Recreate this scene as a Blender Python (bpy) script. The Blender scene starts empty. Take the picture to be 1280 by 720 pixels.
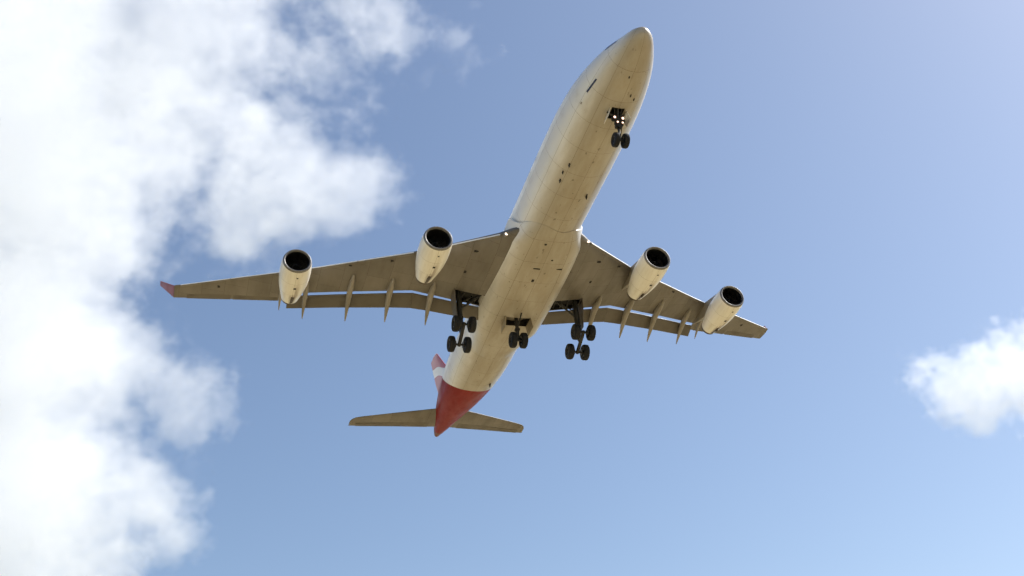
import bpy, bmesh, math, random
from mathutils import Vector, Matrix, noise
R = math.radians
random.seed(7)
scene = bpy.context.scene
COL = scene.collection

# ------------------------------------------------------------------ camera, sky, sun, exposure
PITCH = R(3.5)                                  # nose-up attitude of the landing aircraft
PR = Matrix.Rotation(-PITCH, 3, 'Y')            # aircraft axes (x fwd, y port, z up, origin at nose) -> world
CAM_L = Vector((47.66, -28.71, -57.67))         # the photographer, in aircraft axes
right = Vector((0.27159658, 0.95725851, -0.09945575))
down = Vector((-0.56657506, 0.07549896, -0.8205441))
fwd = Vector((-0.77796401, 0.27920611, 0.56286405))
CAM_W = Vector((0, 0, 1.7))                     # eye height over the ground
NOSE_W = CAM_W - PR @ CAM_L                     # nose reference point in the world
rw, uw, fw = PR @ right, PR @ (-down), PR @ fwd
cam = bpy.data.cameras.new('camera')
cam.sensor_width = 36.0
cam.lens = 40.42
cam.clip_start = 0.5
cam.clip_end = 60000
camo = bpy.data.objects.new('camera', cam)
COL.objects.link(camo)
camo.matrix_world = Matrix(((rw.x, uw.x, -fw.x, CAM_W.x), (rw.y, uw.y, -fw.y, CAM_W.y),
                            (rw.z, uw.z, -fw.z, CAM_W.z), (0, 0, 0, 1)))
scene.camera = camo
FPX = 1437.25


def ray(px, py):
    """direction of a photograph pixel (1280x720) as seen by the photographer"""
    return (rw * ((px - 640) / FPX) - uw * ((py - 360) / FPX) + fw).normalized()


SUN_DIR = (PR @ Vector((0.05, 0.66, 0.72))).normalized()      # towards the sun: high, on the aircraft's port side
sun_el = math.asin(SUN_DIR.z)
sun = bpy.data.lights.new('sun', 'SUN')
sun.energy = 5.0
sun.angle = R(0.5)
sun.color = (1.0, 0.975, 0.94)
suno = bpy.data.objects.new('sun', sun)
COL.objects.link(suno)
suno.location = (0, 0, 300)
suno.rotation_euler = SUN_DIR.to_track_quat('Z', 'Y').to_euler()

world = bpy.data.worlds.new('World')
scene.world = world
world.use_nodes = True
wn = world.node_tree
for n_ in list(wn.nodes):
    wn.nodes.remove(n_)
sky = wn.nodes.new('ShaderNodeTexSky')
sky.sky_type = 'NISHITA'
sky.sun_disc = False
sky.sun_elevation = sun_el
sky.sun_rotation = math.atan2(SUN_DIR.x, SUN_DIR.y)
sky.altitude = 0
sky.air_density = 1.0
sky.dust_density = 1.25
sky.ozone_density = 1.1
bg = wn.nodes.new('ShaderNodeBackground')
bg.inputs['Strength'].default_value = 0.120
wo = wn.nodes.new('ShaderNodeOutputWorld')
wn.links.new(sky.outputs[0], bg.inputs['Color'])
wn.links.new(bg.outputs[0], wo.inputs['Surface'])

vs = scene.view_settings
vs.view_transform = 'Standard'
vs.look = 'None'
vs.exposure = 0.37
vs.gamma = 1.0
vs.use_curve_mapping = False
cy = scene.cycles
cy.use_denoising = True
cy.max_bounces = 10
cy.diffuse_bounces = 4
cy.glossy_bounces = 3
cy.volume_bounces = 6
cy.use_adaptive_sampling = True
cy.adaptive_threshold = 0.03
cy.adaptive_min_samples = 12
cy.transparent_max_bounces = 16

# ------------------------------------------------------------------ material helpers


class NT:
    def __init__(self, name):
        self.mat = bpy.data.materials.new(name)
        self.mat.use_nodes = True
        self.t = self.mat.node_tree
        self.t.nodes.clear()
        self.out = self.t.nodes.new('ShaderNodeOutputMaterial')

    def n(self, typ, ins=None, **kw):
        nd = self.t.nodes.new(typ)
        for k, v in kw.items():
            setattr(nd, k, v)
        for k, v in (ins or {}).items():
            if isinstance(v, bpy.types.NodeSocket):
                self.t.links.new(v, nd.inputs[k])
            else:
                nd.inputs[k].default_value = v
        return nd

    def math(self, op, a, b=0.0, c=0.0, clamp=False):
        nd = self.n('ShaderNodeMath', operation=op, use_clamp=clamp)
        for i, v in enumerate((a, b, c)):
            if isinstance(v, bpy.types.NodeSocket):
                self.t.links.new(v, nd.inputs[i])
            else:
                nd.inputs[i].default_value = v
        return nd.outputs[0]

    def mix(self, fac, a, b):
        nd = self.n('ShaderNodeMix', data_type='RGBA', blend_type='MIX')
        for i, v in ((0, fac), (6, a), (7, b)):
            if isinstance(v, bpy.types.NodeSocket):
                self.t.links.new(v, nd.inputs[i])
            else:
                nd.inputs[i].default_value = v
        return nd.outputs[2]

    def noise(self, vec, scale, detail=4, rough=0.55, map_scale=None):
        if map_scale:
            mp = self.n('ShaderNodeMapping', {'Vector': vec, 'Scale': map_scale})
            vec = mp.outputs[0]
        return self.n('ShaderNodeTexNoise', {'Vector': vec, 'Scale': scale, 'Detail': detail, 'Roughness': rough}).outputs[0]

    def smooth(self, v, a, b, to0=0.0, to1=1.0):
        nd = self.n('ShaderNodeMapRange', {'Value': v, 'From Min': a, 'From Max': b, 'To Min': to0, 'To Max': to1},
                    interpolation_type='SMOOTHSTEP')
        return nd.outputs[0]

    def bsdf(self, **ins):
        p = self.n('ShaderNodeBsdfPrincipled', ins={k.replace('_', ' '): v for k, v in ins.items()})
        self.t.links.new(p.outputs[0], self.out.inputs['Surface'])
        return p


def rgba(r, g, b):
    return (r, g, b, 1.0)


def paint(name, col, dirt=(0.22, 0.16, 0.095), amount=0.4, rough=0.38, lines=None, coat=0.15, streak=(0.12, 1.2, 1.2), lo=0.45, hi=0.75):
    """aircraft paint: base colour, streaky grime running aft and faint panel joints"""
    m = NT(name)
    tc = m.n('ShaderNodeTexCoord').outputs['Object']
    g1 = m.noise(tc, 0.9, 5, 0.62, streak)
    g2 = m.noise(tc, 0.35, 4, 0.6)
    f = m.math('MULTIPLY', m.smooth(m.math('ADD', m.math('MULTIPLY', g1, .65), m.math('MULTIPLY', g2, .35)), lo, hi), amount)
    col_s = m.mix(f, rgba(*col), rgba(*dirt))
    if lines:
        bk = m.n('ShaderNodeTexBrick', {'Vector': tc, 'Color1': rgba(1.05, 1.05, 1.05), 'Color2': rgba(.86, .86, .86), 'Mortar': rgba(.4, .35, .29),
                                        'Scale': 1.0, 'Mortar Size': lines[2], 'Mortar Smooth': 0.3, 'Brick Width': lines[0], 'Row Height': lines[1]})
        mm = m.n('ShaderNodeMix', data_type='RGBA', blend_type='MULTIPLY')
        mm.inputs[0].default_value = 0.9
        m.t.links.new(col_s, mm.inputs[6])
        m.t.links.new(bk.outputs[0], mm.inputs[7])
        col_s = mm.outputs[2]
    rg = m.smooth(g1, .3, .8, rough - .06, rough + .2)
    m.bsdf(Base_Color=col_s, Roughness=rg, Coat_Weight=coat, Coat_Roughness=0.2)
    return m.mat


def plain(name, col, rough=0.5, metal=0.0, var=0.25):
    m = NT(name)
    tc = m.n('ShaderNodeTexCoord').outputs['Object']
    f = m.noise(tc, 4.0, 4)
    c2 = tuple(c * (1 - var) for c in col)
    m.bsdf(Base_Color=m.mix(m.smooth(f, .35, .7), rgba(*col), rgba(*c2)), Roughness=rough, Metallic=metal)
    return m.mat


def fuselage_material():
    m = NT('fuselage_paint')
    tc = m.n('ShaderNodeTexCoord').outputs['Object']
    s = m.n('ShaderNodeSeparateXYZ', {'Vector': tc})
    x, y, z = s.outputs
    ang = m.math('ARCTAN2', y, m.math('MULTIPLY', z, -1.0))      # 0 at the keel
    # grime: soft keel band with ragged, streaky sides
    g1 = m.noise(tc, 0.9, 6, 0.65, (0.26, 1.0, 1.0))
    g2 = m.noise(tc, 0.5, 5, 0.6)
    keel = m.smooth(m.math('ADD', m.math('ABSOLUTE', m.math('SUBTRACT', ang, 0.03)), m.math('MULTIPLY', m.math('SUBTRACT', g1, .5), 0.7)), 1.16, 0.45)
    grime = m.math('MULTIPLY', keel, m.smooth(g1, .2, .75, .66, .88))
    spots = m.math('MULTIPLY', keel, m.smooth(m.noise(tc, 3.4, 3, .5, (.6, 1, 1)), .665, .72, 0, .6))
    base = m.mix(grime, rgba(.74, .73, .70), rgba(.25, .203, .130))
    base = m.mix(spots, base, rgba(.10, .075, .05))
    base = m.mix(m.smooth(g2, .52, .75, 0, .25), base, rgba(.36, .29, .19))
    # panel joints wrapped round the barrel
    uv = m.n('ShaderNodeCombineXYZ', {'X': x, 'Y': m.math('MULTIPLY', ang, 2.82), 'Z': 0.0}).outputs[0]
    bk = m.n('ShaderNodeTexBrick', {'Vector': uv, 'Color1': rgba(1, 1, 1), 'Color2': rgba(.955, .955, .95), 'Mortar': rgba(.5, .45, .4), 'Scale': 1.0,
                                    'Mortar Size': .016, 'Mortar Smooth': .3, 'Brick Width': 2.65, 'Row Height': 1.45}, offset=0.0)
    mm = m.n('ShaderNodeMix', data_type='RGBA', blend_type='MULTIPLY')
    mm.inputs[0].default_value = 0.85
    m.t.links.new(base, mm.inputs[6])
    m.t.links.new(bk.outputs[0], mm.inputs[7])
    base = mm.outputs[2]
    # red tail: slanted edge
    edge = m.math('ADD', m.math('ADD', x, m.math('MULTIPLY', z, 0.9)), 48.6)
    redf = m.smooth(edge, 0.03, -0.03)
    redc = m.mix(m.smooth(g1, .3, .8, 0, .5), rgba(.225, .010, .007), rgba(.15, .010, .008))
    cone = m.smooth(x, -61.25, -61.29, 0, .8)
    col = m.mix(redf, base, redc)
    col = m.mix(cone, col, rgba(.17, .085, .06))
    rg = m.smooth(g1, .3, .8, .28, .55)
    m.bsdf(Base_Color=col, Roughness=rg, Coat_Weight=m.smooth(edge, -.03, .03, .0, .2), Coat_Roughness=.15, Specular_IOR_Level=m.smooth(edge, -.03, .03, .08, .5))
    return m.mat


def nacelle_material():
    m = NT('nacelle_paint')
    tc = m.n('ShaderNodeTexCoord').outputs['Object']
    sp = m.n('ShaderNodeSeparateXYZ', {'Vector': tc})
    x, y, z = sp.outputs
    ang = m.math('ARCTAN2', y, m.math('MULTIPLY', z, -1.0))
    g1 = m.noise(tc, .9, 5, .62, (.22, 1.6, 1.6))
    g2 = m.noise(tc, 2.2, 5, .65, (.35, 1.7, 1.7))
    base = m.mix(m.smooth(g1, .42, .78, 0, .38), rgba(.82, .80, .74), rgba(.40, .32, .2))
    keel = m.smooth(m.math('ABSOLUTE', m.math('SUBTRACT', ang, .1)), .42, .06)
    aft = m.smooth(x, -1.0, -4.2)
    oil = m.math('MULTIPLY', m.math('MULTIPLY', keel, m.smooth(g2, .38, .56)), aft)
    base = m.mix(m.math('MULTIPLY', oil, .85), base, rgba(.11, .06, .025))
    uv = m.n('ShaderNodeCombineXYZ', {'X': x, 'Y': m.math('MULTIPLY', ang, 1.2), 'Z': 0.0}).outputs[0]
    bk = m.n('ShaderNodeTexBrick', {'Vector': uv, 'Color1': rgba(1, 1, 1), 'Color2': rgba(.95, .95, .94), 'Mortar': rgba(.45, .4, .33), 'Scale': 1.0,
                                    'Mortar Size': .014, 'Mortar Smooth': .3, 'Brick Width': 1.75, 'Row Height': 3.77}, offset=0.0)
    mm = m.n('ShaderNodeMix', data_type='RGBA', blend_type='MULTIPLY')
    mm.inputs[0].default_value = .8
    m.t.links.new(base, mm.inputs[6])
    m.t.links.new(bk.outputs[0], mm.inputs[7])
    m.bsdf(Base_Color=mm.outputs[2], Roughness=m.smooth(g1, .3, .8, .28, .55), Coat_Weight=.2, Coat_Roughness=.2)
    return m.mat


def fin_material():
    m = NT('fin_paint')
    tc = m.n('ShaderNodeTexCoord').outputs['Object']
    s = m.n('ShaderNodeSeparateXYZ', {'Vector': tc})
    x, y, z = s.outputs
    wob = m.math('MULTIPLY', m.math('SINE', m.math('MULTIPLY_ADD', x, 1.1, 1.0)), .14)
    zz = m.math('ADD', m.math('ADD', z, wob), m.math('MULTIPLY', m.math('ADD', x, 60.0), .53))
    band = m.math('MULTIPLY', m.smooth(zz, 7.18, 7.26), m.smooth(zz, 8.36, 8.28))
    g = m.noise(tc, .8, 4)
    red = m.mix(m.smooth(g, .3, .8, 0, .4), rgba(.42, .035, .033), rgba(.32, .03, .028))
    m.bsdf(Base_Color=m.mix(band, red, rgba(.8, .79, .77)), Roughness=.35, Coat_Weight=.2)
    return m.mat


def emit(name, col, st):
    m = NT(name)
    e = m.n('ShaderNodeEmission', {'Color': rgba(*col), 'Strength': st})
    m.t.links.new(e.outputs[0], m.out.inputs['Surface'])
    return m.mat


M = {
    'fus': fuselage_material(),
    'belly': paint('belly_paint', (.365, .305, .20), (.17, .115, .05), .75, .42, (3.1, 1.35, .02), .1, (.09, 1.5, 1.5), .38, .70),
    'wing': paint('wing_grey_paint', (.165, .148, .125), (.085, .071, .053), .6, .45, (2.6, 1.9, .014), .05, (.25, .9, .9), .38, .75),
    'flap': paint('flap_grey_paint', (.115, .10, .08), (.06, .05, .036), .6, .5, None, .05, (.5, .7, .7)),
    'slat': paint('slat_paint', (.78, .77, .74), (.3, .26, .2), .25, .35, None, .1),
    'fairing': paint('flap_fairing_paint', (.27, .245, .205), (.14, .12, .09), .55, .45, None, .05),
    'nac': nacelle_material(),
    'lip': plain('bare_metal', (.22, .21, .20), .5, 0.6, .25),
    'red': paint('red_paint', (.24, .03, .028), (.14, .04, .03), .4, .4),
    'fin': fin_material(),
    'dark': plain('dark_recess', (.016, .015, .014), .8),
    'fan': plain('fan_titanium', (.006, .006, .007), .55, .3),
    'tyre': plain('tyre_rubber', (.005, .005, .0055), .8, 0, .35),
    'hub': plain('wheel_hub_grey', (.014, .014, .014), .5, .2),
    'strut': plain('gear_steel', (.035, .034, .031), .5, .3),
    'strut_white': plain('gear_white_paint', (.55, .53, .48), .45),
    'exh': plain('burnt_nozzle_metal', (.10, .08, .065), .45, .8),
    'glass': plain('dark_glass', (.02, .025, .035), .08),
    'navy': plain('navy_marking', (.03, .04, .10), .5),
    'lamp': emit('lamp_glow', (1.0, .80, .58), 2.2),
    'lampdim': emit('taxi_lamp_glow', (1.0, .90, .80), 6.0),
    'lampred': plain('red_cover', (.35, .02, .015), .4),
}

# ------------------------------------------------------------------ mesh helpers


class MB:
    def __init__(self):
        self.bm = bmesh.new()

    def ring(self, pts):
        return [self.bm.verts.new(p) for p in pts]

    def bridge(self, a, b, closed=True, mi=0):
        n = len(a)
        fs = []
        for i in range(n if closed else n - 1):
            j = (i + 1) % n
            try:
                f = self.bm.faces.new((a[i], a[j], b[j], b[i]))
                f.material_index = mi
                fs.append(f)
            except ValueError:
                pass
        return fs

    def cap(self, r, mi=0):
        try:
            f = self.bm.faces.new(r)
            f.material_index = mi
        except ValueError:
            pass

    def loft(self, rings, cap0=True, cap1=True, closed=True, mi=0):
        rs = [self.ring(r) for r in rings]
        for a, b in zip(rs, rs[1:]):
            self.bridge(a, b, closed, mi)
        if cap0:
            self.cap(rs[0][::-1], mi)
        if cap1:
            self.cap(rs[-1], mi)
        return rs

    def lathe(self, prof, n=40, axis='X', org=(0, 0, 0), mis=None):
        """prof: (distance along axis, radius)"""
        rs = []
        o = Vector(org)
        for d, r in prof:
            pts = []
            for k in range(n):
                a = 2 * math.pi * k / n
                c, s = r * math.cos(a), r * math.sin(a)
                p = {'X': (d, c, s), 'Y': (c, d, s), 'Z': (c, s, d)}[axis]
                pts.append(o + Vector(p))
            rs.append(self.ring(pts))
        for k, (a, b) in enumerate(zip(rs, rs[1:])):
            self.bridge(a, b, True, mis[k] if mis else 0)
        if prof[0][1] > 1e-4:
            self.cap(rs[0][::-1], mis[0] if mis else 0)
        if prof[-1][1] > 1e-4:
            self.cap(rs[-1], mis[-1] if mis else 0)
        return rs

    def tube(self, a, b, r0, r1=None, n=12, mi=0):
        a, b = Vector(a), Vector(b)
        r1 = r0 if r1 is None else r1
        q = (b - a).normalized().to_track_quat('Z', 'Y')
        rings = []
        for p, r in ((a, r0), (b, r1)):
            rings.append([p + q @ Vector((r * math.cos(2 * math.pi * k / n), r * math.sin(2 * math.pi * k / n), 0)) for k in range(n)])
        self.loft(rings, mi=mi)

    def box(self, c, s, rot=None, mi=0, bev=0.0):
        res = bmesh.ops.create_cube(self.bm, size=1.0)
        vsx = res['verts']
        mt = Matrix.Translation(Vector(c)) @ (rot.to_4x4() if rot else Matrix.Identity(4)) @ Matrix.Diagonal((*s, 1))
        bmesh.ops.transform(self.bm, matrix=mt, verts=vsx)
        fs = {f for v in vsx for f in v.link_faces}
        for f in fs:
            f.material_index = mi
        if bev:
            es = {e for f in fs for e in f.edges}
            bmesh.ops.bevel(self.bm, geom=list(es), offset=bev, segments=2, affect='EDGES', material=mi)

    def cut_rect(self, x0, x1, y0, y1, zmax):
        """opens a rectangular bay in the underside"""
        for co, no in (((x0, 0, 0), (1, 0, 0)), ((x1, 0, 0), (1, 0, 0)), ((0, y0, 0), (0, 1, 0)), ((0, y1, 0), (0, 1, 0))):
            geo = [f for f in self.bm.faces if f.calc_center_median().z < zmax + .6]
            geo = geo + list({e for f in geo for e in f.edges}) + list({v for f in geo for v in f.verts})
            bmesh.ops.bisect_plane(self.bm, geom=geo, plane_co=co, plane_no=no)
        self.bm.normal_update()
        kill = []
        for f in self.bm.faces:
            c = f.calc_center_median()
            if x0 < c.x < x1 and y0 < c.y < y1 and c.z < zmax:
                kill.append(f)
        bmesh.ops.delete(self.bm, geom=kill, context='FACES')

    def build(self, name, mats, parent=None, angle=35, loc=None):
        bm = self.bm
        bmesh.ops.remove_doubles(bm, verts=bm.verts, dist=1e-5)
        bmesh.ops.recalc_face_normals(bm, faces=bm.faces)
        me = bpy.data.meshes.new(name)
        bm.to_mesh(me)
        bm.free()
        for m_ in (mats if isinstance(mats, (list, tuple)) else [mats]):
            me.materials.append(m_)
        for p in me.polygons:
            p.use_smooth = True
        me.set_sharp_from_angle(angle=R(angle))
        o = bpy.data.objects.new(name, me)
        COL.objects.link(o)
        if parent:
            o.parent = parent
        if loc is not None:
            o.location = loc
        return o


def lerp(a, b, t):
    return a + (b - a) * t


def interp(tab, x):
    """smooth (Catmull-Rom) lookup in a table of tuples sorted by first value"""
    n = len(tab)
    if x <= tab[0][0]:
        return tab[0][1:]
    if x >= tab[-1][0]:
        return tab[-1][1:]
    for i in range(n - 1):
        if tab[i][0] <= x <= tab[i + 1][0]:
            break
    x0, x1 = tab[i][0], tab[i + 1][0]
    t = (x - x0) / (x1 - x0)
    out = []
    for k in range(1, len(tab[0])):
        p1, p2 = tab[i][k], tab[i + 1][k]
        m1 = (p2 - tab[i - 1][k]) / (x1 - tab[i - 1][0]) if i > 0 else (p2 - p1) / (x1 - x0)
        m2 = (tab[i + 2][k] - p1) / (tab[i + 2][0] - x0) if i + 2 < n else (p2 - p1) / (x1 - x0)
        h = x1 - x0
        out.append((2 * t ** 3 - 3 * t * t + 1) * p1 + (t ** 3 - 2 * t * t + t) * h * m1 + (-2 * t ** 3 + 3 * t * t) * p2 + (t ** 3 - t * t) * h * m2)
    return tuple(out)


def linterp(tab, x):
    if x <= tab[0][0]:
        return tab[0][1:]
    for a, b in zip(tab, tab[1:]):
        if x <= b[0]:
            t = (x - a[0]) / (b[0] - a[0])
            return tuple(lerp(p, q, t) for p, q in zip(a[1:], b[1:]))
    return tab[-1][1:]


# ------------------------------------------------------------------ ground
def build_ground():
    m = NT('dry_grassland')
    tc = m.n('ShaderNodeTexCoord').outputs['Object']
    a = m.noise(tc, .004, 6, .6)
    b = m.noise(tc, .06, 6, .65)
    c = m.noise(tc, 2.5, 5, .6)
    col = m.mix(m.smooth(a, .38, .62), rgba(.39, .30, .155), rgba(.33, .255, .13))
    col = m.mix(m.smooth(b, .45, .7, 0, .6), col, rgba(.25, .21, .09))
    col = m.mix(m.smooth(c, .45, .7, 0, .5), col, rgba(.43, .33, .165))
    far = m.n('ShaderNodeVectorMath', {0: tc}, operation='LENGTH').outputs[1]
    farf = m.smooth(m.math('ADD', far, m.math('MULTIPLY', m.math('SUBTRACT', a, .5), 500)), 320, 700)
    col = m.mix(farf, col, m.mix(m.smooth(a, .4, .6), rgba(.10, .12, .055), rgba(.19, .18, .13)))
    bp = m.n('ShaderNodeBump', {'Height': c, 'Strength': .5, 'Distance': .1})
    m.bsdf(Base_Color=col, Roughness=.95, Normal=bp.outputs[0])
    mb = MB()
    prev = None
    ctr = mb.bm.verts.new((0, 0, 0))
    for r in (3, 8, 20, 50, 120, 300, 800, 2000, 6000, 20000):
        ring = mb.ring([(r * math.cos(2 * math.pi * k / 64), r * math.sin(2 * math.pi * k / 64), 0) for k in range(64)])
        if prev is None:
            for k in range(64):
                mb.bm.faces.new((ctr, ring[k], ring[(k + 1) % 64]))
        else:
            mb.bridge(prev, ring)
        prev = ring
    o = mb.build('ground', m.mat)
    o['kind'] = 'structure'


build_ground()

# ------------------------------------------------------------------ clouds: real volumes a few kilometres off
class GN:
    def __init__(self, name):
        self.t = bpy.data.node_groups.new(name, 'GeometryNodeTree')
        self.t.interface.new_socket('Geometry', in_out='INPUT', socket_type='NodeSocketGeometry')
        self.t.interface.new_socket('Geometry', in_out='OUTPUT', socket_type='NodeSocketGeometry')

    def n(self, typ, ins=None, **kw):
        nd = self.t.nodes.new(typ)
        for k, v in kw.items():
            setattr(nd, k, v)
        for k, v in (ins or {}).items():
            if isinstance(v, bpy.types.NodeSocket):
                self.t.links.new(v, nd.inputs[k])
            else:
                nd.inputs[k].default_value = v
        return nd

    def math(self, op, a, b=0.0, c=0.0):
        return self.n('ShaderNodeMath', {0: a, 1: b, 2: c}, operation=op).outputs[0]


def vapour(name, dens):
    m = NT(name)
    v = m.n('ShaderNodeVolumePrincipled', {'Color': rgba(1, 1, 1), 'Density': dens, 'Anisotropy': CLOUD_G})
    m.t.links.new(v.outputs[0], m.out.inputs['Volume'])
    m.mat.cycles.volume_step_rate = CLOUD_STEP
    return m.mat


CLOUD_G, CLOUD_STEP = 0.3, 3.0


def cloud_skin(name, bl):
    """the thin outermost veil of the cloud: a lumpy closed mesh round the vapour"""
    bm = bmesh.new()
    for c, r, st in bl:
        res = bmesh.ops.create_icosphere(bm, subdivisions=4, radius=r * (.93 if st > .5 else .8), matrix=Matrix.Translation(c))
        for v in res['verts']:
            d = (v.co - c)
            v.co += d * .55 * noise.fractal(v.co / (r * .55 + 25), 1.0, 2.0, 4) * .5
    me = bpy.data.meshes.new(name)
    bm.to_mesh(me)
    bm.free()
    tmp = bpy.data.objects.new('tmp', me)
    COL.objects.link(tmp)
    rm = tmp.modifiers.new('r', 'REMESH')
    rm.mode = 'VOXEL'
    rm.voxel_size = max(7.0, min(r for c, r, st in bl) * .14)
    bpy.context.view_layer.update()
    dg = bpy.context.evaluated_depsgraph_get()
    out = bpy.data.meshes.new_from_object(tmp.evaluated_get(dg))
    bpy.data.objects.remove(tmp)
    bpy.data.meshes.remove(me)
    out.name = name
    m = NT(name + '_veil')
    tc = m.n('ShaderNodeTexCoord').outputs['Object']
    nz = m.noise(tc, .012, 6, .6)
    tr = m.n('ShaderNodeBsdfTransparent')
    df = m.n('ShaderNodeBsdfTranslucent', {'Color': rgba(.95, .95, .95)})
    mx = m.n('ShaderNodeMixShader', {0: m.smooth(nz, .5, .8, 0, .03), 1: tr.outputs[0], 2: df.outputs[0]})
    m.t.links.new(mx.outputs[0], m.out.inputs['Surface'])
    out.materials.clear()
    out.materials.append(m.mat)
    return out


def make_cloud(name, label, dist, centre, blobs, box, depth, vox, dens, nscale, amp, seed, tilt=(0, 0)):
    """blobs: (px, py, radius in px, depth offset in px, strength) on the photograph; the cloud hangs dist metres away.
    Local axes: x right, y up, z away from the photographer; 1 unit = 1 metre."""
    d = ray(*centre)
    u = dist / FPX                                     # metres per photograph pixel at that distance
    zax = (d + rw * tilt[0] + uw * tilt[1]).normalized()    # the cloud bank lies along a slanting sheet
    xax = (rw - zax * rw.dot(zax)).normalized()
    yax = xax.cross(-zax) * -1.0
    if yax.dot(uw) < 0:
        yax = -yax
    rot = Matrix((xax, yax, -zax)).transposed()
    org = CAM_W + d * dist
    inv = rot.transposed()

    def loc(px, py, dz=0.0):
        r = ray(px, py)
        k = dist * d.dot(zax) / r.dot(zax)
        p = inv @ (CAM_W + r * k - org)
        return Vector((p.x, p.y, p.z - dz * u)), k / dist
    # skin: lumpy mesh round the vapour
    bl = []
    for (px, py, rr, dz, st) in blobs:
        c, kk = loc(px, py, dz)
        bl.append((c, rr * u * kk, st))
    g = GN(name + '_vapour')
    gi = g.n('NodeGroupInput')
    go = g.n('NodeGroupOutput')
    pos = g.n('GeometryNodeInputPosition').outputs[0]
    field = None
    # gentle warp so that the lobes are not round
    w = g.n('ShaderNodeTexNoise', {'Vector': pos, 'Scale': 1.0 / (nscale * u * 2.2), 'Detail': 2.0}, noise_dimensions='3D')
    wv = g.n('ShaderNodeVectorMath', {0: w.outputs[1], 1: (.5, .5, .5)}, operation='SUBTRACT').outputs[0]
    wv = g.n('ShaderNodeVectorMath', {0: wv, 'Scale': nscale * u * .9}, operation='SCALE').outputs[0]
    wp = g.n('ShaderNodeVectorMath', {0: pos, 1: wv}, operation='ADD').outputs[0]
    for c, r, st in bl:
        dd = g.n('ShaderNodeVectorMath', {0: wp, 1: c}, operation='DISTANCE').outputs[1]
        v = g.math('MULTIPLY_ADD', dd, -st / r, st)
        field = v if field is None else g.n('ShaderNodeMath', {0: field, 1: v, 2: .12}, operation='SMOOTH_MAX').outputs[0]
    n1 = g.n('ShaderNodeTexNoise', {'Vector': g.n('ShaderNodeVectorMath', {0: pos, 1: (seed * 977.0, seed * 311.0, 0)}, operation='ADD').outputs[0],
                                    'Scale': 1.0 / (nscale * u), 'Detail': 9.0, 'Roughness': .67, 'Lacunarity': 2.1}, noise_dimensions='3D').outputs[0]
    n2 = g.n('ShaderNodeTexNoise', {'Vector': pos, 'Scale': 4.2 / (nscale * u), 'Detail': 5.0, 'Roughness': .62}, noise_dimensions='3D').outputs[0]
    f = g.math('ADD', field, g.math('MULTIPLY', g.math('SUBTRACT', n1, .5), amp))
    f = g.math('ADD', f, g.math('MULTIPLY', g.math('SUBTRACT', n2, .5), amp * .42))
    mr = g.n('ShaderNodeMapRange', {'Value': f, 'From Min': 0.18, 'From Max': 0.5}, interpolation_type='SMOOTHSTEP').outputs[0]
    x0, x1, y0, y1 = box
    cs = [loc(px, py)[0] for px in (x0, x1) for py in (y0, y1)]
    mn = Vector((min(c.x for c in cs), min(c.y for c in cs), -depth * u))
    mx = Vector((max(c.x for c in cs), max(c.y for c in cs), depth * u))
    res = [max(8, int((mx[i] - mn[i]) / (vox[i] * u))) for i in range(3)]
    vc = g.n('GeometryNodeVolumeCube', {'Density': mr, 'Background': 0.0, 'Min': mn, 'Max': mx,
                                        'Resolution X': res[0], 'Resolution Y': res[1], 'Resolution Z': res[2]})
    sm = g.n('GeometryNodeSetMaterial', {'Geometry': vc.outputs[0], 'Material': vapour(name + '_vapour', dens)})
    g.t.links.new(sm.outputs[0], go.inputs[0])
    me = cloud_skin(name, bl)
    jn = g.n('GeometryNodeJoinGeometry')
    g.t.links.new(gi.outputs[0], jn.inputs[0])
    g.t.links.new(sm.outputs[0], jn.inputs[0])
    g.t.links.new(jn.outputs[0], go.inputs[0])
    o = bpy.data.objects.new(name, me)
    COL.objects.link(o)
    o.matrix_world = Matrix.Translation(org) @ rot.to_4x4()
    md = o.modifiers.new('vapour', 'NODES')
    md.node_group = g.t
    o['label'] = label
    o['category'] = 'cloud'
    return o


make_cloud('cloud', 'huge bright white cloud bank with ragged wispy edges, behind the red winglet', 2600.0, (200, 360),
           [(-60, 60, 240, 0, 1.3), (40, 200, 220, 0, 1.1), (-20, 420, 205, 0, 1.15), (-20, 620, 200, 0, 1.05), (200, 60, 175, 20, 1.05), (270, 120, 132, -10, .95),
            (330, 200, 125, 0, .8), (395, 235, 75, 10, .75), (300, 275, 80, 0, .7), (100, 370, 85, -20, .8), (140, 450, 100, 0, 1.0), (215, 505, 75, 10, 1.0), (245, 535, 48, 10, .9),
            (90, 610, 125, 0, 1.0), (205, 595, 62, 0, 1.0), (215, 660, 50, 0, .8), (60, 730, 115, 0, .9),
            (400, 70, 100, 0, .62), (475, 62, 78, 0, .62), (555, 52, 50, 0, .42), (440, 118, 75, 0, .46), (470, 205, 58, 0, .5), (420, 5, 85, 0, .52)],
           (-170, 640, -130, 850), 125, (1.9, 1.9, 3.6), 0.0040, 118, 2.6, 1, (.62, .22))
make_cloud('cloud', 'small puffy white cloud standing alone in clear blue sky', 2900.0, (1230, 480),
           [(1240, 480, 66, 0, 1), (1190, 485, 52, 0, .9), (1285, 470, 72, 0, 1), (1235, 515, 45, 0, .8), (1250, 432, 40, 0, .6), (1155, 480, 38, 0, .5), (1205, 445, 32, 0, .4), (1330, 480, 85, 0, .9)],
           (1090, 1440, 360, 600), 75, (1.6, 1.6, 3.2), 0.0085, 58, 2.2, 3)

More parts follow.
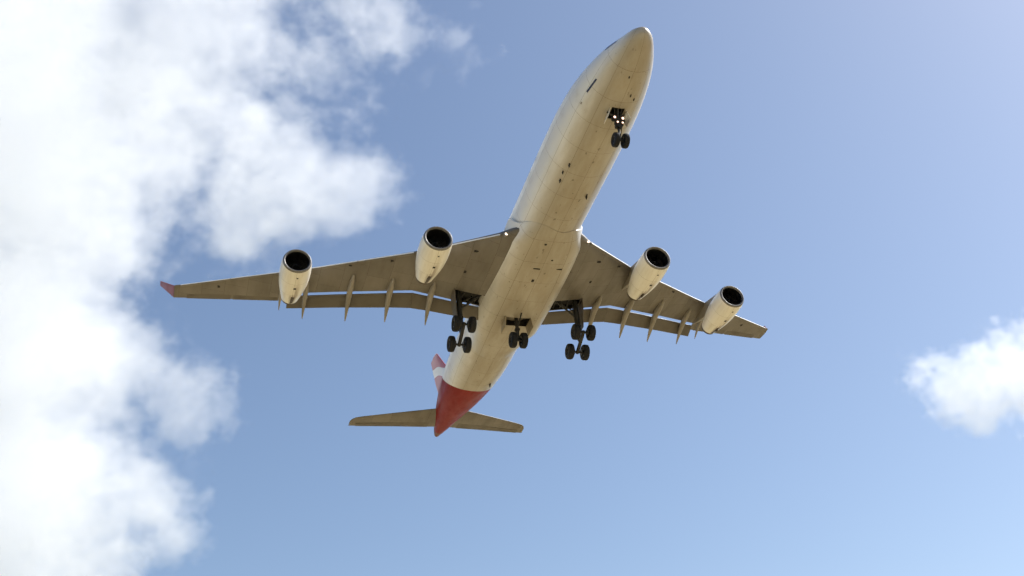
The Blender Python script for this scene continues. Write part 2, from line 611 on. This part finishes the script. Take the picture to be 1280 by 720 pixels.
# ------------------------------------------------------------------ the airliner
BASE_L = Vector((-31.4, 0, -6.9))               # base point under the main wheels, aircraft axes
root = bpy.data.objects.new('airliner', None)
root.empty_display_size = 5
COL.objects.link(root)
root.location = NOSE_W + PR @ BASE_L
root.rotation_euler = PR.to_euler()
root['label'] = 'large white four-engined jet airliner with red tail, wheels lowered, flying overhead'
root['category'] = 'airliner'
OFF = -BASE_L                                   # parts keep nose-referenced coordinates


def part(mb, name, mats, angle=35):
    return mb.build(name, mats, root, angle, OFF)


# fuselage: x, top z, bottom z, half width
FT = [(-62.6, 1.62, 1.10, .26), (-62.2, 1.75, 1.02, .38), (-61, 1.98, .72, .66), (-58, 2.38, .06, 1.22), (-55, 2.62, -.62, 1.72), (-52, 2.75, -1.30, 2.17),
      (-49, 2.81, -1.90, 2.50), (-46, 2.82, -2.40, 2.72), (-43, 2.82, -2.72, 2.81), (-40, 2.82, -2.82, 2.82), (-20, 2.82, -2.82, 2.82), (-13, 2.82, -2.82, 2.82), (-10.5, 2.70, -2.82, 2.78), (-9, 2.52, -2.81, 2.71),
      (-7, 2.12, -2.78, 2.54), (-5.4, 1.68, -2.71, 2.30), (-4, 1.20, -2.58, 2.03), (-3, .80, -2.43, 1.77), (-2, .33, -2.22, 1.42), (-1.2, -.02, -1.96, 1.09),
      (-.6, -.28, -1.68, .79), (-.25, -.52, -1.42, .49), (-.07, -.70, -1.20, .25), (0, -.93, -.93, .004)]


def fus_ring(x, n=72, grow=0.0):
    t, b, w = interp(FT, x)
    # widest line sits a little nearer the middle of the section
    zc = (t + b) / 2
    h = (t - b) / 2
    return [Vector((x, (w + grow) * math.cos(2 * math.pi * k / n), zc + (h + grow) * math.sin(2 * math.pi * k / n))) for k in range(n)]


mb = MB()
xs = [-62.6, -62.2, -61.6, -61, -60, -59, -58, -57, -56, -55, -54, -53, -52, -51, -50, -49, -48, -47, -46, -45, -44, -43, -42, -40, -37, -33, -29, -25, -22, -20,
      -17, -14, -11, -9, -8, -7, -6.2, -5.4, -4.7, -4, -3.5, -3, -2.5, -2, -1.6, -1.2, -.9, -.6, -.4, -.25, -.14, -.07, -.025, 0]
mb.loft([fus_ring(x) for x in xs])
mb.cut_rect(-6.95, -5.85, -.48, .48, -2.0)
fus = part(mb, 'fuselage', M['fus'], 40)

# nose wheel bay
mb = MB()
mb.loft([[(-6.95, -.48, -2.69), (-5.85, -.48, -2.66), (-5.85, .48, -2.66), (-6.95, .48, -2.69)],
         [(-6.95, -.48, -1.5), (-5.85, -.48, -1.5), (-5.85, .48, -1.5), (-6.95, .48, -1.5)]], cap0=False)
mb.build('wheel_bay', M['dark'], fus)

# small fittings under the belly: blade aerials, drains
for (x, y, l, h, z0) in ((-4.6, .45, .22, .10, None), (-5.0, .85, .2, .1, None), (-12.5, -1.45, .30, .2, None), (-13.5, -1.62, .26, .16, None), (-14.4, -1.56, .3, .2, None),
                         (-8.6, .8, .24, .16, None), (-15.5, .9, .36, .28, None), (-45.0, 1.1, .36, .3, None), (-3.1, -.2, .16, .08, None)):
    t, b, w = interp(FT, x)
    zb = (t + b) / 2 - (t - b) / 2 * math.sqrt(max(0, 1 - (y / w) ** 2))
    mb = MB()
    mb.loft([[(x + l / 2, y - .045, zb + .05), (x + l / 2, y + .045, zb + .05), (x - l / 2, y + .045, zb + .05), (x - l / 2, y - .045, zb + .05)],
             [(x + l * .1, y - .02, zb - h), (x + l * .1, y + .02, zb - h), (x - l / 2, y + .02, zb - h), (x - l / 2, y - .02, zb - h)]])
    mb.build('blade_antenna', M['dark'], fus)

# navy strip marking by the front door, on the aircraft's starboard cheek
def skin_patch(name, x0, x1, a0, a1, mat, grow=.012, nx=8, na=4, par=None):
    mb = MB()
    rings = []
    for i in range(nx + 1):
        x = lerp(x0, x1, i / nx)
        t, b, w = interp(FT, x)
        zc, h = (t + b) / 2, (t - b) / 2
        rings.append([(x, (w + grow) * math.cos(lerp(a0, a1, j / na)), zc + (h + grow) * math.sin(lerp(a0, a1, j / na))) for j in range(na + 1)])
    mb.loft(rings, False, False, closed=False)
    return mb.build(name, mat, par or fus)


skin_patch('marking_strip', -4.55, -5.95, R(203.5), R(207.5), M['navy'])
skin_patch('static_port_plate', -6.9, -7.1, R(207), R(210), M['fairing'])
# flight-deck glazing on top of the nose
for a0, a1 in ((R(52), R(86)), (R(94), R(128)), (R(22), R(48)), (R(132), R(158))):
    skin_patch('cockpit_window', -1.9, -3.1, a0, a1, M['glass'], .01)
# tail cone exhaust
mb = MB()
mb.lathe([(-62.75, .16), (-62.75, .20), (-62.4, .26), (-62.3, .2)], 20, org=(0, 0, 1.36))
mb.build('tail_exhaust', M['exh'], fus)

# belly fairing: from the wavy seam ahead of the wing to its tail end
SEAM = [(-180, -22.3), (-156, -21.37), (-139.7, -20.3), (-118, -19.72), (-103.6, -19.75), (-89.3, -20.0), (-77, -20.15), (-59.7, -20.15), (-40, -20.7), (-24, -21.4), (0, -22.3)]


def belly_sec(x):
    # half width, bottom z
    return linterp([(-40.8, 2.30, -2.74), (-39, 2.62, -2.9), (-37, 2.95, -3.1), (-35, 3.22, -3.32), (-33, 3.28, -3.36), (-30, 3.30, -3.40), (-27.5, 3.32, -3.36), (-25.5, 3.31, -3.30), (-24, 3.27, -3.22), (-22.5, 3.18, -3.10), (-21.3, 3.02, -2.98), (-20, 2.85, -2.86), (-19, 2.84, -2.84)], x)


mb = MB()
rings = []
NS, NA = 40, 56
for i in range(NS + 1):
    s = i / NS
    row = []
    for j in range(NA + 1):
        a = lerp(-178, -2, j / NA)
        xf = interp(SEAM, a)[0] if i < NS else 0
        xf = interp(SEAM, a)[0]
        x = lerp(xf, -40.8, s ** 1.15)
        w, zb = belly_sec(x)
        ar = R(a)
        e = lerp(1.0, .56, min(1, max(0, (s - .005) * 9)) * min(1, (1 - s) * 4))
        cx, sz = math.cos(ar), math.sin(ar)
        row.append((x, math.copysign(abs(cx) ** e, cx) * w, -abs(sz) ** e * abs(zb) + (0.0)))
    rings.append(row)
# thin lip back to the skin along the seam
lip = [(p[0] + .01, p[1] * .965, p[2] * .965) for p in rings[0]]
mb.loft([lip] + rings, False, False, closed=False)
mb.cut_rect(-33.0, -31.75, -1.12, 1.12, -2.8)
belly = part(mb, 'belly_fairing', M['fus'], 40)
mb = MB()
mb.loft([[(-33.0, -1.12, -3.38), (-31.75, -1.12, -3.38), (-31.75, 1.12, -3.38), (-33.0, 1.12, -3.38)],
         [(-33.0, -1.12, -2.3), (-31.75, -1.12, -2.3), (-31.75, 1.12, -2.3), (-33.0, 1.12, -2.3)]], cap0=False)
mb.build('wheel_bay', M['dark'], belly)
for (x, y, sx, sy) in ((-24.6, -.42, .14, .6), (-24.5, 1.5, .14, .5), (-23.4, .55, .16, .16), (-21.6, -.55, .18, .2), (-26.2, -.3, .34, .22)):
    w, zb = belly_sec(x)
    mb = MB()
    mb.box((x, y, zb * (1 - (abs(y) / w) ** (2 / .56)) ** .28 + .03), (sx, sy, .12), bev=.02)
    mb.build('air_vent', M['dark'], belly)

# ---------------- wings
def zref(y):
    return -1.7 + .137 * (y - 2.82)


LE = [(1.0, -20.2), (2.5, -21.3), (3.9, -22.55), (9.6, -26.75), (13.0, -28.85), (18.0, -31.95), (29.0, -38.2)]
SLOT = [(1.0, -32.55), (3.0, -32.55), (9.2, -32.28), (15.4, -34.62), (19.5, -36.25), (19.6, -37.45), (29.0, -40.1)]   # end of the fixed wing


def foil(t, n=16):
    """closed section, chord 0..1 from nose: list of (x, z/c) upper tail->nose->lower tail"""
    pts = []
    for k in range(n + 1):
        x = .5 * (1 + math.cos(math.pi * k / n))
        yt = 5 * t * (.2969 * math.sqrt(x) - .126 * x - .3516 * x * x + .2843 * x ** 3 - .1015 * x ** 4)
        pts.append((x, yt * 1.2 + .012 * math.sin(math.pi * x)))
    for k in range(1, n + 1):
        x = .5 * (1 - math.cos(math.pi * k / n))
        yt = 5 * t * (.2969 * math.sqrt(x) - .126 * x - .3516 * x * x + .2843 * x ** 3 - .1015 * x ** 4)
        pts.append((x, -yt * .72))
    return pts


def section(y, xle, xte, z0, t, chord=None):
    """foil section; when chord given the foil is cut off square at xte"""
    c = chord or (xle - xte)
    fmax = (xle - xte) / c
    out = []
    for fx, fz in foil(t):
        fx2 = fx * fmax
        # thickness of the full chord at fx2
        yt = 5 * t * (.2969 * math.sqrt(fx2) - .126 * fx2 - .3516 * fx2 ** 2 + .2843 * fx2 ** 3 - .1015 * fx2 ** 4)
        up = fz > 0 or (fx in (0, 1) and fz >= 0)
        out.append((xle - fx2 * c, y, z0 + (yt * 1.2 if up else -yt * .72) * c))
    return out


def mirror(pts, s):
    return [(p[0], p[1] * s, p[2]) for p in pts]


def build_wing(s):
    mb = MB()
    rings = []
    ys = [1.0, 2.5, 3.0, 3.9, 5.0, 5.9, 7.5, 9.2, 11, 13, 15.4, 17.5, 19.5, 19.6, 21.5, 24, 26.5, 28.2, 28.9]
    for y in ys:
        xl = linterp(LE, y)[0]
        xt = linterp(SLOT, y)[0]
        t = linterp([(1, .145), (9, .12), (20, .105), (29, .095)], y)[0]
        if y >= 3.9:
            xl -= .10 * (1 if y < 28.5 else .3)        # slats sit ahead of the fixed nose
        if y < 19.55:
            full = (xl - xt) * 1.17
            rings.append(mirror(section(y, xl, xt, zref(y), t, full), s))
        else:
            rings.append(mirror(section(y, xl, xt, zref(y), t), s))
    mb.loft(rings)
    ya, yb = (3.05, 5.75) if s > 0 else (-5.75, -3.05)
    mb.cut_rect(-32.42, -30.75, ya, yb, -1.28)
    w = part(mb, 'wing', M['wing'], 30)
    # slats
    for (y0, y1) in ((3.95, 8.6), (10.1, 14.3), (14.35, 18.6), (20.2, 24.3), (24.35, 28.4)):
        mb = MB()
        rr = []
        for k in range(5):
            y = lerp(y0, y1, k / 4)
            xl = linterp(LE, y)[0]
            c = (xl - linterp(SLOT, y)[0])
            cs = lerp(.95, .55, (y - 3) / 26)
            rr.append(mirror([(xl + .02 - fx * cs, y, zref(y) - .10 + fx * .16 + fz * cs) for fx, fz in foil(.30)], s))
        rv = mb.loft(rr)
        low = {v for ring in rv for v in ring[18:]}     # grey underside, pale upper side and nose
        for f in mb.bm.faces:
            if sum(v in low for v in f.verts) >= 2:
                f.material_index = 1
        mb.build('slat', [M['slat'], M['wing']], w, 50)
    # flaps: inboard and outboard panel, lowered, with an open slot ahead of them
    def flap_sec(y):
        xs_ = linterp(SLOT, min(y, 19.45))[0]
        xt = linterp([(2.9, -33.98), (7.5, -33.95), (9.3, -34.05), (15.3, -36.05), (19.4, -37.55)], y)[0]
        return xs_ - .245, zref(y) - .16, xt, zref(y) - .74
    for (y0, y1) in ((2.95, 9.03), (9.045, 19.35)):
        mb = MB()
        rr = []
        for k in range(9):
            y = lerp(y0, y1, k / 8)
            xn, zn, xt, zt = flap_sec(y)
            c = math.hypot(xn - xt, zn - zt)
            dx, dz = (xt - xn) / c, (zt - zn) / c
            nx, nz = -dz, dx
            if nz < 0:
                nx, nz = -nx, -nz
            rr.append(mirror([(xn + dx * fx * c + nx * fz * c, y, zn + dz * fx * c + nz * fz * c) for fx, fz in foil(.16)], s))
        mb.loft(rr)
        mb.build('flap', M['flap'], w, 50)
    # flap-track fairings: long canoes that droop with the flaps
    for (y, xa, xe, sc) in ((7.6, -30.3, -34.75, 1.0), (11.05, -30.9, -35.4, 1.0), (14.35, -31.5, -36.5, .95), (17.95, -33.4, -37.6, .82), (20.0, -34.8, -37.5, .55)):
        mb = MB()
        rr = []
        nst = 18
        for k in range(nst + 1):
            f = k / nst
            x = lerp(xa, xe, f)
            knee = max(0, (f - .42) / .58)
            z = zref(y) - .28 * sc - .28 * f - 1.15 * sc * knee ** 1.35 + (.12 if f < .05 else 0)
            w_ = .26 * sc * (math.sin(math.pi * min(1, (f * .93 + .03) ** .75)) ** .75)
            h_ = .40 * sc * (math.sin(math.pi * min(1, (f * .93 + .03) ** .75)) ** .75)
            w_, h_ = max(w_, .012), max(h_, .016)
            rr.append(mirror([(x, y + w_ * math.cos(2 * math.pi * j / 16), z + h_ * math.sin(2 * math.pi * j / 16)) for j in range(16)], s))
        mb.loft(rr)
        mb.build('flap_track_fairing', M['fairing'], w, 60)
    # winglet
    mb = MB()
    rr = []
    for k in range(7):
        f = k / 6
        y = 28.9 + 1.22 * f
        z = zref(28.9) + 1.93 * f
        xl = lerp(-38.25, -40.45, f)
        xt = lerp(-40.08, -41.2, f)
        c = xl - xt
        nrm = Vector((0, -1.6, 1.2)).lerp(Vector((0, -1, .45)), f).normalized() if f > 0 else Vector((0, -.25, 1))
        nrm.normalize()
        rr.append(mirror([(xl - fx * c, y + nrm.y * fz * c, z + nrm.z * fz * c) for fx, fz in foil(.10)], s))
    mb.loft(rr)
    wl = mb.build('winglet', M['red'], w, 50)
    wl['label'] = 'dull red upswept winglet'
    # aileron hinge line and split
    for (y0, y1) in ((20.1, 23.9), (24.1, 27.8)):
        mb = MB()
        rr = []
        for k in range(5):
            y = lerp(y0, y1, k / 4)
            xt = linterp(SLOT, y)[0]
            c = .26 * (linterp(LE, y)[0] - xt)
            rr.append(mirror([(xt + c - .0, y, zref(y) - .030 * c - .035), (xt + c, y, zref(y) + .04), (xt - .03, y, zref(y) + .01), (xt - .03, y, zref(y) - .03)], s))
        mb.loft(rr)
        mb.build('aileron', M['flap'], w, 30)
    # small drains and access covers behind the leading edge
    for (x, y, sx, sy) in ((-24.9, 5.3, .22, .5), (-25.9, 7.6, .2, .36), (-28.6, 11.6, .2, .3), (-30.4, 14.8, .18, .3), (-37.0, 25.2, .3, .22), (-27.8, 5.6, .35, .22)):
        xl, xt = linterp(LE, y)[0] - .1, linterp(SLOT, y)[0]
        c = (xl - xt) * (1.17 if y < 19.5 else 1)
        fx = max(.01, (xl - x) / c)
        t = linterp([(1, .145), (9, .12), (20, .105), (29, .095)], y)[0]
        yt = 5 * t * (.2969 * math.sqrt(fx) - .126 * fx - .3516 * fx * fx + .2843 * fx ** 3 - .1015 * fx ** 4)
        mb = MB()
        mb.box((x, y * s, zref(y) - yt * .72 * c + .01), (sx, sy, .07), bev=.02)
        mb.build('access_cover', M['dark'], w)
    # landing lamp in the wing root
    mb = MB()
    mb.lathe([(.0, .0), (.0, .13), (-.06, .17), (-.25, .18)], 20, org=(-22.28, s * 3.52, zref(3.5) - .12), mis=[0, 1, 1])
    mb.build('landing_light', [M['lamp'], M['lip']], w)
    # dark open gear bay with ribs (a shallow pan set under the skin)
    return w


wing_s = build_wing(-1)
wing_p = build_wing(1)

# ---------------- engines
def make_engine(x, y, z):
    """intake centre at (x, y, z)"""
    org = Vector((x, y, z))
    mb = MB()
    prof = [(-.16, .965), (-.05, 1.00), (-.012, 1.035), (0, 1.07), (-.015, 1.10), (-.06, 1.13), (-.16, 1.165), (-.45, 1.215), (-.9, 1.245), (-1.5, 1.26), (-2.2, 1.245), (-2.9, 1.19), (-3.6, 1.09),
            (-4.3, .95), (-4.9, .81), (-5.25, .735), (-5.25, .70), (-4.9, .70)]
    rs = [mb.ring([Vector((d, r * math.cos(2 * math.pi * k / 48), r * math.sin(2 * math.pi * k / 48))) for k in range(48)]) for d, r in prof]
    for k, (a, b) in enumerate(zip(rs, rs[1:])):
        mb.bridge(a, b, True, 0)
    e = mb.build('engine', M['nac'], root, 50, OFF + org)
    mb = MB()
    mb.lathe([(-.165, 1.172), (-.055, 1.137), (-.008, 1.104), (.008, 1.07), (-.006, 1.03), (-.045, .993), (-.17, .957)], 48)
    for f in [f for f in mb.bm.faces if len(f.verts) > 4]:
        mb.bm.faces.remove(f)
    mb.build('intake_lip', M['lip'], e, 60)
    mb = MB()
    mb.lathe([(-.16, .96), (-.5, .93), (-1.15, .93)], 48)
    for f in [f for f in mb.bm.faces if len(f.verts) > 4]:
        mb.bm.faces.remove(f)
    mb.build('intake_duct', M['fan'], e, 60)
    # fan: blades round a hub
    mb = MB()
    for k in range(36):
        a = 2 * math.pi * k / 36
        u = Vector((0, math.cos(a), math.sin(a)))
        v = Vector((0, -math.sin(a), math.cos(a)))
        ax = Vector((1, 0, 0))
        rings = []
        for r, tw, c in ((.22, .35, .2), (.55, .75, .24), (.92, 1.1, .27)):
            d = (ax * math.cos(tw) + v * math.sin(tw)) * c / 2
            nn = (ax * -math.sin(tw) + v * math.cos(tw)) * .012
            p = u * r + Vector((-1.05, 0, 0))
            rings.append([p + d + nn, p - d + nn, p - d - nn, p + d - nn])
        mb.loft(rings)
    mb.lathe([(-1.2, .93), (-1.21, .0)], 40)
    mb.build('fan', M['fan'], e, 40)
    mb = MB()
    mb.lathe([(-.62, 0), (-.66, .06), (-.8, .16), (-1.02, .27), (-1.15, .27)], 24)
    mb.build('spinner', M['fan'], e, 40)
    mb = MB()
    mb.lathe([(-5.24, .715), (-5.5, .68), (-5.5, .655), (-4.9, .60), (-4.8, .35), (-5.55, .10), (-5.6, 0)], 40)
    mb.build('exhaust_nozzle', M['exh'], e, 40)
    # drain mast and oily access panels under the cowl
    mb = MB()
    mb.loft([[(-3.75, -.06, -1.0), (-3.75, .06, -1.0), (-4.25, .05, -.93), (-4.25, -.05, -.93)],
             [(-3.95, -.035, -1.22), (-3.95, .035, -1.22), (-4.3, .03, -1.16), (-4.3, -.03, -1.16)]])
    mb.build('drain_mast', M['exh'], e)

    def patch(name, x0, x1, a0, a1, mat, gr=.008):
        rr = []
        q = MB()
        for i in range(9):
            xx = lerp(x0, x1, i / 8)
            r = linterp([(d, rad) for d, rad in sorted((p for p in prof[3:16]), key=lambda t_: t_[0])], xx)[0] + gr
            rr.append([(xx, r * math.cos(lerp(a0, a1, j / 6)), r * math.sin(lerp(a0, a1, j / 6))) for j in range(7)])
        q.loft(rr, False, False, closed=False)
        q.build(name, mat, e)
    patch('oil_stain', -3.9, -5.15, R(-93), R(-76), M['exh'])
    patch('vent_plate', -2.2, -2.45, R(-92), R(-82), M['dark'])
    patch('vent_plate', -.75, -.9, R(-88), R(-82), M['dark'])
    # pylon up to the wing
    mb = MB()
    rr = []
    for (xx, zt, zb, w) in ((-.9, 1.28, 1.1, .05), (-1.8, 1.62, 1.1, .2), (-3.2, 1.95, 1.0, .26), (-4.6, 2.3, .95, .28), (-6.4, 2.3, 1.5, .2), (-8.0, 2.3, 2.1, .04)):
        rr.append([(xx, -w, zb), (xx, w, zb), (xx, w * .9, zt), (xx, -w * .9, zt)])
    mb.loft(rr)
    mb.build('pylon', M['fairing'], e, 30)
    return e


engines = [make_engine(-21.84, -9.33, -3.07), make_engine(-21.84, 9.33, -3.07), make_engine(-28.24, -19.5, -1.67), make_engine(-28.24, 19.5, -1.67)]

# ---------------- tailplane and fin
for s in (-1, 1):
    mb = MB()
    rr = []
    for y, xl, xt in ((.6, -55.85, -60.05), (2.0, -56.55, -60.4), (5, -58.1, -61.15), (8.6, -60.0, -62.1), (9.3, -60.45, -62.3), (9.62, -60.85, -62.38), (9.8, -61.4, -62.42)):
        z0 = .9 + .105 * y
        rr.append(mirror(section(y, xl, xt, z0, .10 if y < 9.5 else .07), s))
    mb.loft(rr)
    tp = part(mb, 'tailplane', M['wing'], 30)
    mb = MB()
    rr = []
    for y, xl, xt in ((1.6, -59.15, -60.35), (5, -60.15, -61.19), (9.1, -61.6, -62.29)):
        z0 = .9 + .105 * y
        rr.append(mirror([(xl, y, z0 - .085), (xl, y, z0 + .06), (xt, y, z0 + .01), (xt, y, z0 - .02)], s))
    mb.loft(rr)
    mb.build('elevator', M['flap'], tp, 30)

mb = MB()
rr = []
for z, xl, xt in ((2.0, -50.6, -59.3), (3.0, -52.8, -59.6), (5, -54.9, -60.4), (7.0, -56.85, -61.4), (9, -58.75, -62.2), (10.1, -59.75, -62.6), (10.45, -60.25, -62.75), (10.66, -61.2, -62.82)):
    c = xl - xt
    rr.append([(xl - fx * c, fz * c, z) for fx, fz in foil(.10 if z < 10.4 else .06)])
mb.loft(rr)
part(mb, 'tail_fin', M['fin'], 40)['label'] = 'red tail fin with a white band'

# ---------------- landing gear
def wheel_mesh(r, w):
    mb = MB()
    h = w / 2
    prof = [(-h * .55, 0), (-h * .55, r * .30), (-h * .80, r * .34), (-h * .62, r * .50), (-h * .92, r * .56), (-h, r * .72), (-h * .96, r * .86), (-h * .78, r * .96), (-h * .45, r * .995), (-h * .30, r), (-h * .28, r * .985), (-h * .22, r * .985), (-h * .2, r),
            (h * .2, r), (h * .22, r * .985), (h * .28, r * .985), (h * .30, r), (h * .45, r * .995), (h * .78, r * .96), (h * .96, r * .86), (h, r * .72), (h * .92, r * .56), (h * .62, r * .50), (h * .80, r * .34), (h * .55, r * .30), (h * .55, 0)]
    mis = [1, 1, 1, 1] + [0] * 17 + [1, 1, 1, 1]
    mb.lathe(prof, 36, 'Y', mis=mis)
    return mb


WHEELS = {}


def add_wheel(parent, key, r, w, pos):
    if key not in WHEELS:
        o = wheel_mesh(r, w).build('wheel', [M['tyre'], M['hub']], parent, 40, pos)
        WHEELS[key] = o
    else:
        o = WHEELS[key].copy()
        COL.objects.link(o)
        o.parent = parent
        o.location = pos
    return o


def make_main_gear(s):
    y = 5.34 * s
    F, A = Vector((-30.41, y, -5.32)), Vector((-32.36, y, -6.12))
    C = (F + A) / 2
    top = Vector((-31.3, y, -1.35))
    mb = MB()
    mb.tube(top, (C.x + .05, y, -4.1), .22, .21, 20)
    mb.tube((C.x + .05, y, -4.1), C + Vector((0, 0, .05)), .14, .14, 18)
    mb.tube(F + Vector((.12, 0, .05)), A - Vector((.12, 0, .05)), .155, .155, 16)
    for P in (F, A):
        mb.tube(P + Vector((0, -.74, 0)), P + Vector((0, .74, 0)), .095, .095, 14)
        for q in (-.36, .36):
            mb.tube(P + Vector((0, q - .05, 0)), P + Vector((0, q + .05, 0)), .30, .30, 20)
    # torque links and pitch trimmer, side stay, hydraulic lines
    mb.tube((C.x - .25, y, -3.9), (C.x - .75, y, -4.7), .07, .05, 8)
    mb.tube((C.x - .75, y, -4.7), (C.x - .3, y, -5.4), .05, .07, 8)
    mb.tube((C.x + .2, y, -3.9), F + Vector((-.3, 0, .25)), .055, .055, 10)
    mb.tube((C.x, y, -3.2), (-31.0, 3.3 * s, -1.7), .10, .09, 12)
    mb.tube((C.x, y, -2.6), (-31.6, 4.0 * s, -1.55), .06, .06, 10)
    mb.tube((C.x + .02, y + .26, -1.6), (C.x + .03, y + .2, -4.6), .03, .03, 8)
    mb.tube((C.x - .05, y - .26, -1.6), (C.x + .03, y - .2, -4.6), .03, .03, 8)
    mb.box((C.x + .03, y, -4.15), (.5, .46, .22), bev=.05)
    g = part(mb, 'main_landing_gear', M['strut'], 40)
    for P in (F, A):
        for q in (-.7, .7):
            add_wheel(g, 'main', .70, .52, P + Vector((0, q, 0)))
    # leg door fixed outboard of the strut
    mb = MB()
    yo = y + s * .48
    mb.loft([[(-30.55, yo, -1.55), (-32.0, yo, -1.55), (-32.0, yo + .05 * s, -1.55), (-30.55, yo + .05 * s, -1.55)],
             [(-30.75, yo - .06 * s, -3.0), (-31.95, yo - .06 * s, -3.0), (-31.95, yo, -3.0), (-30.75, yo, -3.0)],
             [(-31.0, yo - .16 * s, -4.35), (-31.75, yo - .16 * s, -4.35), (-31.75, yo - .11 * s, -4.35), (-31.0, yo - .11 * s, -4.35)]])
    mb.build('gear_door', M['flap'], g, 30)
    # open bay in the wing root the leg folds into
    mb = MB()
    ya, yb = 3.05, 5.75

    def zz(yy):
        return zref(yy) - .16
    x0, x1 = -30.75, -32.42
    o_ = [(x0, ya * s, zz(ya)), (x0, yb * s, zz(yb)), (x1, yb * s, zz(yb)), (x1, ya * s, zz(ya))]
    u_ = [(p[0], p[1], p[2] + .42) for p in o_]
    mb.loft([o_, u_], cap0=False)
    for k in range(4):
        yy = lerp(ya + .4, yb - .4, k / 3)
        mb.tube((x0 - .03, yy * s, zz(yy) + .1), (x1 + .03, (yy + .2) * s, zz(yy) + .12), .045, .045, 8, mi=1)
    mb.build('wheel_bay', [M['dark'], M['strut']], g, 30)
    return g


make_main_gear(-1)
make_main_gear(1)

# centre gear
mb = MB()
mb.tube((-32.2, 0, -2.5), (-32.33, 0, -5.3), .17, .14, 18)
mb.tube((-32.33, -.52, -5.32), (-32.33, .52, -5.32), .10, .10, 14)
mb.tube((-32.25, 0, -4.2), (-30.9, .1, -3.35), .07, .07, 10)
mb.tube((-32.5, 0, -4.2), (-32.9, 0, -4.7), .05, .05, 8)
mb.tube((-32.9, 0, -4.7), (-32.45, 0, -5.2), .05, .05, 8)
mb.box((-32.3, 0, -4.25), (.42, .42, .25), bev=.05)
cg = part(mb, 'centre_landing_gear', M['strut'], 40)
for q in (-.47, .47):
    add_wheel(cg, 'main', .66, .46, Vector((-32.33, q, -5.32)))
for s in (-1, 1):
    mb = MB()
    mb.box((-32.35, s * 1.18, -3.85), (1.5, .05, .95), Matrix.Rotation(R(8 * s), 3, 'X'), bev=.015)
    mb.build('gear_door', M['belly'], cg, 30)

# nose gear
mb = MB()
NW = Vector((-6.56, 0, -5.11))
mb.tube((-6.3, 0, -1.8), (-6.5, 0, -4.1), .13, .12, 16)
mb.tube((-6.5, 0, -4.1), NW, .085, .085, 16)
mb.tube(NW + Vector((0, -.4, 0)), NW + Vector((0, .4, 0)), .07, .07, 12)
mb.tube((-6.45, 0, -3.5), (-5.9, 0, -2.5), .07, .06, 10)
mb.tube((-6.45, -.18, -3.3), (-5.9, -.3, -2.5), .04, .04, 8)
mb.tube((-6.45, .18, -3.3), (-5.9, .3, -2.5), .04, .04, 8)
mb.tube((-6.35, 0, -4.0), (-6.05, 0, -4.45), .045, .04, 8)
mb.tube((-6.05, 0, -4.45), (-6.45, 0, -4.85), .04, .045, 8)
mb.box((-6.42, 0, -3.95), (.34, .5, .28), bev=.05)
mb.box((-6.3, 0, -3.42), (.2, 1.0, .34), bev=.05)
mb.box((-6.32, 0, -3.8), (.2, .66, .3), bev=.05)
mb.tube((-6.35, -.1, -3.1), (-6.35, -.72, -2.75), .06, .06, 8)
mb.tube((-6.35, .1, -3.1), (-6.35, .72, -2.75), .06, .06, 8)
ng = part(mb, 'nose_landing_gear', M['strut'], 40)
for q in (-.36, .36):
    add_wheel(ng, 'nose', .53, .37, NW + Vector((0, q, 0)))
for (yy, z, r) in ((-.30, -3.35, .115), (.30, -3.38, .115), (-.15, -3.78, .085), (.22, -3.80, .085)):
    mb = MB()
    q_ = Matrix.Rotation(R(14), 3, 'Y')
    rs = mb.lathe([(.0, .0), (.0, r * .78), (.02, r), (-.1, r * .9), (-.2, r * .3), (-.22, 0)], 18, mis=[0, 1, 1, 1, 1])
    mb.build('landing_light', [M['lamp'], M['lampred']], ng, 40, (-6.12, yy, z)).rotation_euler = (0, R(14), 0)
for s in (-1, 1):
    mb = MB()
    mb.loft([[(-5.1, s * .55, -2.66), (-6.9, s * .55, -2.68), (-6.9, s * .59, -2.68), (-5.1, s * .59, -2.66)],
             [(-5.25, s * .86, -3.5), (-6.85, s * .86, -3.5), (-6.85, s * .90, -3.5), (-5.25, s * .90, -3.5)]]) if False else \
        mb.loft([[(-5.95, s * .55, -2.66), (-6.9, s * .55, -2.68), (-6.9, s * .59, -2.68), (-5.95, s * .59, -2.66)],
                 [(-6.0, s * .84, -3.45), (-6.85, s * .84, -3.45), (-6.85, s * .88, -3.45), (-6.0, s * .88, -3.45)]])
    mb.build('gear_door', M['nac'], ng, 30)
